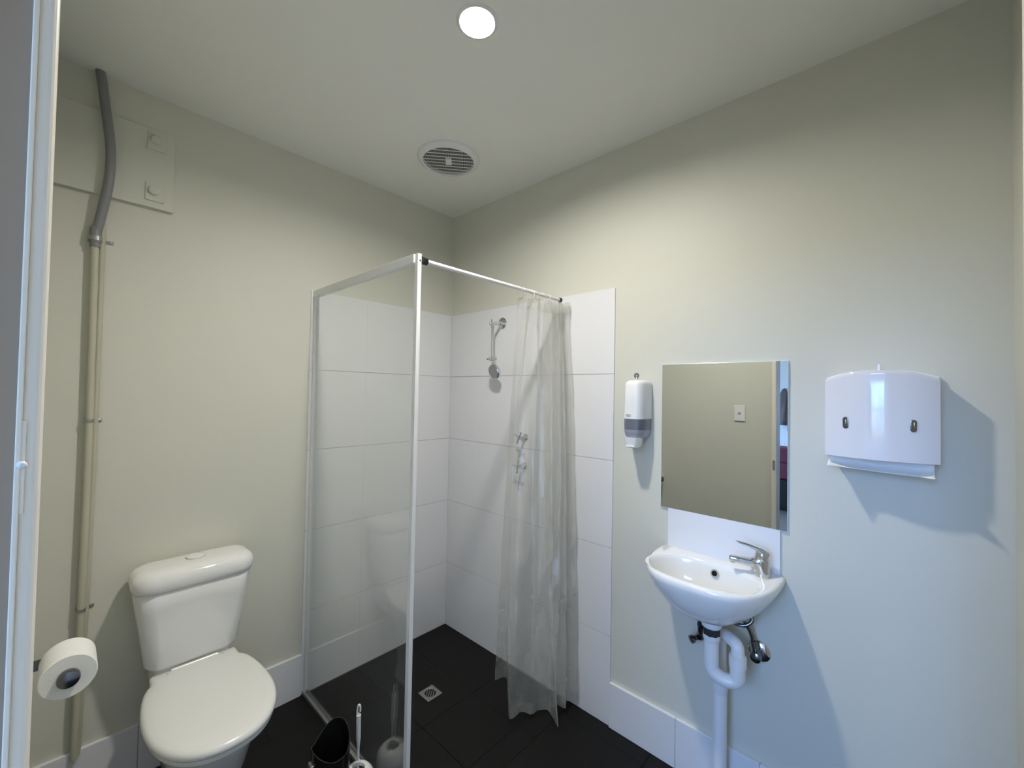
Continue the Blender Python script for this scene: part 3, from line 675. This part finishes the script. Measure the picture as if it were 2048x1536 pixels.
pd = thing('paper_towel_dispenser', 'white glossy paper towel dispenser with an arched top and two chrome slots', 'towel dispenser', (0, -2.120, 1.325))
PY, PH = -2.120, .1285
def pfront(u): return -.084-.034*(1-u*u)               # bowed front, u = -1..1
def ptop(u): return 1.567+.023*(1-abs(u)**2.4)
bm = nb(); n = 32; us = [-1+2*i/n for i in range(n+1)]
def prow(zf, inset, xb):
    r = [V((xb, PY+PH-inset, zf(-1)))]
    for u in us: r.append(V((pfront(u)+inset*.8, PY-(PH-inset)*u, zf(u))))
    r.append(V((xb, PY-PH+inset, zf(1)))); return r
rows_ = [prow(lambda u: 1.326, .004, -.008), prow(lambda u: 1.3275, 0, -.008), prow(lambda u: 1.330, 0, -.008), prow(lambda u: 1.333, 0, -.008), prow(lambda u: 1.45, 0, -.008), prow(lambda u: ptop(u)-.012, 0, -.008), prow(lambda u: ptop(u)-.006, 0, -.008), prow(lambda u: ptop(u)-.0015, .002, -.008), prow(lambda u: ptop(u), .006, -.008)]
loft(bm, rows_); finish('cover', bm, 'dispenser_plastic', pd, smooth=True, auto=35)
bm = nb(); n2 = 24
rows2 = []
for x in (0, -.016, -.019):
    ins = .003 if x == -.019 else 0
    rows2.append([V((x, PY+PH+.002-ins, 1.330))] + [V((x, PY-(PH+.002-ins)*(-1+2*i/n2), ptop(-1+2*i/n2)+.006-ins)) for i in range(n2+1)] + [V((x, PY-PH-.002+ins, 1.330))])
loft(bm, rows2); finish('back_shell', bm, 'white_plastic', pd, smooth=True, auto=35)
bm = nb(); box(bm, -.052, -.028, PY-.004, PY+.004, 1.585, 1.612); finish('lock_tab', bm, 'white_plastic', pd, bevel=.002)
for yy in (-2.0445, -2.194):
    u = -(yy-PY)/PH; x = pfront(u); bm = nb()
    s_ = .034*2*u/PH; nn = V((-1, s_*1.0, 0)).normalized() if False else V((-1, -.034*2*u/PH*1.0, 0)).normalized()
    tv = V((0, 0, 1)).cross(nn).normalized(); c0 = V((x, yy, 1.432))
    def ov(h, w_, d): return [c0 + nn*d + tv*(w_*math.cos(a)) + V((0, 0, (h-w_)*(1 if math.sin(a) >= 0 else -1) + w_*math.sin(a))) for a in [2*PI*i/24 for i in range(24)]]
    loft(bm, [ov(.0175, .0072, -.002), ov(.0175, .0072, .0015), ov(.0155, .0055, .0022)], True, False); srim = finish('slot_rim', bm, 'dark_chrome', pd, smooth=True, auto=30)
    bm = nb(); loft(bm, [ov(.0155, .0055, .0004), ov(.0155, .0055, .0018)]); finish('slot_window', bm, 'dark_chrome', srim, smooth=True, auto=30)
    bm = nb(); lathe(bm, c0 + nn*.002 + tv*.001 + V((0, 0, .003)), (0, 0, 1), [(.001, -.008), (.0018, -.007), (.0018, .007), (.001, .008)], 8); finish('slot_bar', bm, 'chrome', srim, smooth=True)
pt = thing('paper_towel', 'white paper towel hanging out under the dispenser', 'paper towel', (-.06, -2.118, 1.28))
bm = nb(); rows3 = []; n = 30
for k in range(13):
    t = k/12; r = []
    for i in range(n+1):
        u = -1+2*i/n; y = PY+.002-.1195*u
        sag = (1-u*u)
        e = max(0, (t-.55)/.45)
        x = -.066 + .026*math.sin(min(1, t/.7)*PI*.5)*(.35+.65*min(1, sag*2.2)) - .040*e**1.5 - .010*t*(1-sag)
        z = 1.334 - .046*t + .0045*e*e - .004*sag*t - .004*t*u
        r.append(V((x, y, z)))
    rows3.append(r)
loft(bm, rows3, False, False, closed=False)
o = finish('sheet', bm, 'paper', pt, smooth=True); s = o.modifiers.new('s', 'SOLIDIFY'); s.thickness = .0008

# ================================================================== BASIN
BYC, BZ = -1.657, .882
bs = thing('wash_basin', 'small white wall-hung hand basin under the mirror', 'basin', (0, BYC, .70))
def dring(hw, dep, z, n=64, p=3.0, cy=BYC, xb=0.):
    pts = []
    for i in range(n):                                     # even angle around (-.14, cy)
        a = 2*PI*i/n; dx, dy = -math.cos(a), math.sin(a); lo, hi = 0., .6
        cx = -.14
        for _ in range(40):
            md = (lo+hi)/2; x = cx+dx*md*(dep/.316); y = dy*md*(hw/.221)
            inside = x <= xb and (abs(y)/hw)**p + (max(0, -x)/dep)**p <= 1
            lo, hi = (md, hi) if inside else (lo, md)
        pts.append(V((min(xb, cx+dx*lo*(dep/.316)), cy+dy*lo*(hw/.221), z)))
    return pts
def bowl_ring(k, z, sx=0., n=64):
    cx, cy, a_, b_, p = -.178, -1.646, .112, .188, 2.5; pts = []
    for i in range(n):
        a = 2*PI*i/n; dx, dy = -math.cos(a), math.sin(a)
        ex, ey = dx*a_*k, dy*b_*k; q = (abs(dx)**p+abs(dy)**p)**(1/p)
        pts.append(V((cx+sx+ex/q, cy+ey/q, z)))
    return pts
bm = nb()
rings = [dring(.060, .185, .722), dring(.085, .210, .7245), dring(.118, .238, .738), dring(.152, .265, .764), dring(.184, .288, .798), dring(.206, .305, .832), dring(.2185, .3145, .858), dring(.220, .3155, .873), dring(.217, .3125, .880), dring(.212, .308, .883)]
rings += [bowl_ring(1.02, .883), bowl_ring(.985, .880), bowl_ring(.955, .868), bowl_ring(.92, .84), bowl_ring(.85, .805), bowl_ring(.72, .780), bowl_ring(.5, .770), bowl_ring(.25, .766), bowl_ring(.12, .764)]
loft(bm, rings); finish('bowl', bm, 'porcelain', bs, smooth=True, auto=80)
bm = nb(); lathe(bm, (-.0775, -1.664, .850), (-1, 0, .25), [(.0085, -.002), (.0145, -.002), (.0145, .0015), (.013, .0035), (.0095, .0035), (.0085, -.001)], 28, (False, False)); finish('overflow_ring', bm, 'chrome', bs, smooth=True, auto=40)
latheo('overflow_hole', (-.0775, -1.664, .850), (-1, 0, .25), [(.009, -.002), (.009, .001)], 'black_void', bs, 24)
latheo('waste_outlet', (-.178, -1.646, .763), (0, 0, 1), [(.022, 0), (.022, .003), (.016, .004), (.014, .001)], 'chrome', bs, 28)

# mixer tap
tpm = thing('mixer_tap', 'chrome single-lever mixer tap at the corner of the basin', 'tap', (-.062, -1.813, BZ))
T0 = V((-.062, -1.813, .881)); sd_ = V((-.33, .944, 0)).normalized(); sn = V((-sd_.y, sd_.x, 0))
def sect(c, d, w_, h_, n=20, p=3.0):
    uu = V((0, 0, 1)).cross(d).normalized(); vv = d.cross(uu).normalized(); r = []
    for i in range(n):
        a = 2*PI*i/n; cc, s_ = math.cos(a), math.sin(a)
        r.append(c + uu*w_*math.copysign(abs(cc)**(2/p), cc) + vv*h_*math.copysign(abs(s_)**(2/p), s_))
    return r
bm = nb(); rings = []
for z, rx, rb, rf in ((0, .023, .024, .023), (.004, .023, .024, .023), (.020, .0228, .0245, .029), (.036, .0225, .0248, .042), (.050, .0225, .025, .046), (.058, .0222, .025, .034), (.062, .021, .024, .028)):
    r = []
    for i in range(28):
        a = 2*PI*i/28; c, s_ = math.cos(a), math.sin(a); r.append(T0 + V((0, 0, z)) + sd_*((rf if c > 0 else rb)*c) + sn*rx*s_)
    rings.append(r)
loft(bm, rings); finish('body', bm, 'chrome', tpm, smooth=True, auto=50)
bm = nb(); path = [T0+V((0, 0, .043))+sd_*.012, T0+V((0, 0, .044))+sd_*.035, T0+V((0, 0, .046))+sd_*.065, T0+V((0, 0, .048))+sd_*.094, T0+V((0, 0, .048))+sd_*.101]
loft(bm, [sect(p, sd_, w_, h_) for p, w_, h_ in zip(path, (.020, .017, .0140, .0130, .0105), (.0155, .0135, .0110, .0105, .0085))]); spt = finish('spout', bm, 'chrome', tpm, smooth=True, auto=60)
latheo('aerator', T0+V((0, 0, .044))+sd_*.089, (0, 0, -1), [(.0085, 0), (.0085, .010), (.007, .011)], 'chrome', spt, 18)
latheo('cartridge', T0+V((0, 0, .058)), V((0, 0, 1))-sd_*.10, [(.022, 0), (.0232, .003), (.0232, .016), (.021, .026), (.013, .032)], 'chrome', tpm, 28)
bm = nb(); path = [T0+V((0, 0, .078))-sd_*.020, T0+V((0, 0, .086))-sd_*.004, T0+V((0, 0, .095))+sd_*.018, T0+V((0, 0, .103))+sd_*.042, T0+V((0, 0, .107))+sd_*.066, T0+V((0, 0, .109))+sd_*.080]
loft(bm, [sect(p, (sd_+V((0, 0, .3))).normalized(), w_, h_, p=2.6) for p, w_, h_ in zip(path, (.0175, .0205, .017, .013, .0105, .008), (.010, .012, .0075, .005, .004, .0032))]); finish('lever', bm, 'chrome', tpm, smooth=True, auto=60)
latheo('temperature_dot', T0+V((0, 0, .072))+sd_*.0195, sd_, [(.003, 0), (.003, .0012)], 'rubber', tpm, 12)

# trap and waste pipe
tr = thing('waste_trap', 'white plastic bottle-neck P-trap and waste pipe below the basin', 'waste pipe', (-.12, -1.69, 0))
tr['label'] = 'white plastic waste trap and floor pipe below the basin'
lx, ly = -.165, -1.682
latheo('tail_boss', (lx, ly, .718), (0, 0, -1), [(.034, -.012), (.034, .010), (.031, .018), (.027, .021)], 'pvc', tr, 28)
bm = nb(); lathe(bm, (lx, ly, .702), (0, 0, -1), [(.0295, -.004), (.0295, .004), (.0282, .005), (.0282, .029), (.025, .031)], 8); finish('union_nut', bm, 'rubber', tr)
latheo('inlet_socket', (lx, ly, .672), (0, 0, -1), [(.024, -.004), (.0275, 0), (.0275, .014), (.0235, .024)], 'pvc', tr, 28)
ry = -1.762; rx = -.150
tubeo('u_bend', fillet([(lx, ly, .672), (lx, ly, .548), (lx+.006, (ly+ry)/2, .528), (rx, ry, .536), (rx, ry, .622)], .034, 8), .0240, 'pvc', tr, 22)
latheo('outlet_socket', (rx, ry, .588), (0, 0, 1), [(.0235, -.002), (.0270, 0), (.0270, .036), (.0225, .038)], 'pvc', tr, 28)
tubeo('return_elbow', fillet([(rx, ry, .615), (rx, ry, .660), (rx+.030, ry+.034, .658), (-.076, -1.688, .652), (-.070, -1.684, .60), (-.070, -1.684, .46)], .030, 8), .0205, 'pvc', tr, 22)
latheo('pipe_socket', (-.070, -1.684, .50), (0, 0, -1), [(.0235, 0), (.0255, .002), (.0255, .07), (.0235, .075)], 'pvc', tr, 28)
tubeo('waste_pipe', [(-.070, -1.684, .50), (-.070, -1.684, -.004)], .0235, 'pvc', tr, 24)
# isolating valves with braided hoses
def valve(nm, lab, y, z, big):
    s = thing(nm, lab, 'valve', (0, y, z))
    if big:
        latheo('wall_flange', (0, y, z), (-1, 0, 0), [(.036, 0), (.036, .004), (.028, .010), (.014, .013)], 'chrome', s, 28)
        latheo('valve_body', (-.012, y, z), (-1, 0, 0), [(.014, 0), (.014, .030), (.017, .031), (.017, .048), (.010, .052)], 'dark_chrome', s, 18)
        tubeo('riser', [(-.035, y, z), (-.035, y+.012, z+.045)], .011, 'dark_chrome', s, 14)
        tubeo('hose', catmull([(-.035, y+.012, z+.04), (-.042, y+.020, z+.075), (-.056, y+.034, z+.110), (-.075, y+.050, z+.135), (-.09, y+.058, z+.155)], 8), .0068, 'dark_chrome', s, 12)
    else:
        latheo('wall_flange', (0, y, z), (-1, 0, 0), [(.026, 0), (.026, .004), (.013, .010)], 'chrome', s, 24)
        latheo('valve_body', (-.008, y, z), (-1, 0, 0), [(.015, 0), (.015, .050), (.010, .056)], 'dark_chrome', s, 18)
        tubeo('riser', [(-.042, y, z), (-.046, y-.004, z+.058)], .0145, 'dark_chrome', s, 14)
        latheo('riser_nut', (-.044, y-.002, z+.030), (0, -.05, 1), [(.016, 0), (.0175, .002), (.0175, .020), (.015, .022)], 'dark_chrome', s, 8)
        latheo('turn_handle', (-.042, y+.010, z-.012), (-.7, .62, -.25), [(.010, 0), (.0085, .016), (.015, .022), (.015, .034), (.010, .036)], 'dark_chrome', s, 16)
        tubeo('hose', catmull([(-.046, y-.004, z+.05), (-.052, y-.012, z+.088), (-.066, y-.040, z+.106), (-.085, y-.085, z+.113), (-.100, y-.135, z+.117), (-.098, y-.165, z+.122), (-.088, y-.184, z+.142), (-.08, y-.172, z+.170)], 8), .0066, 'dark_chrome', s, 12)
valve('isolating_valve', 'dark metal stop valve with a turn handle beside the trap, hose looping under the basin', -1.607, .588, False)
valve('isolating_valve', 'dark metal stop valve with a round chrome wall flange and rising hose', -1.795, .590, True)
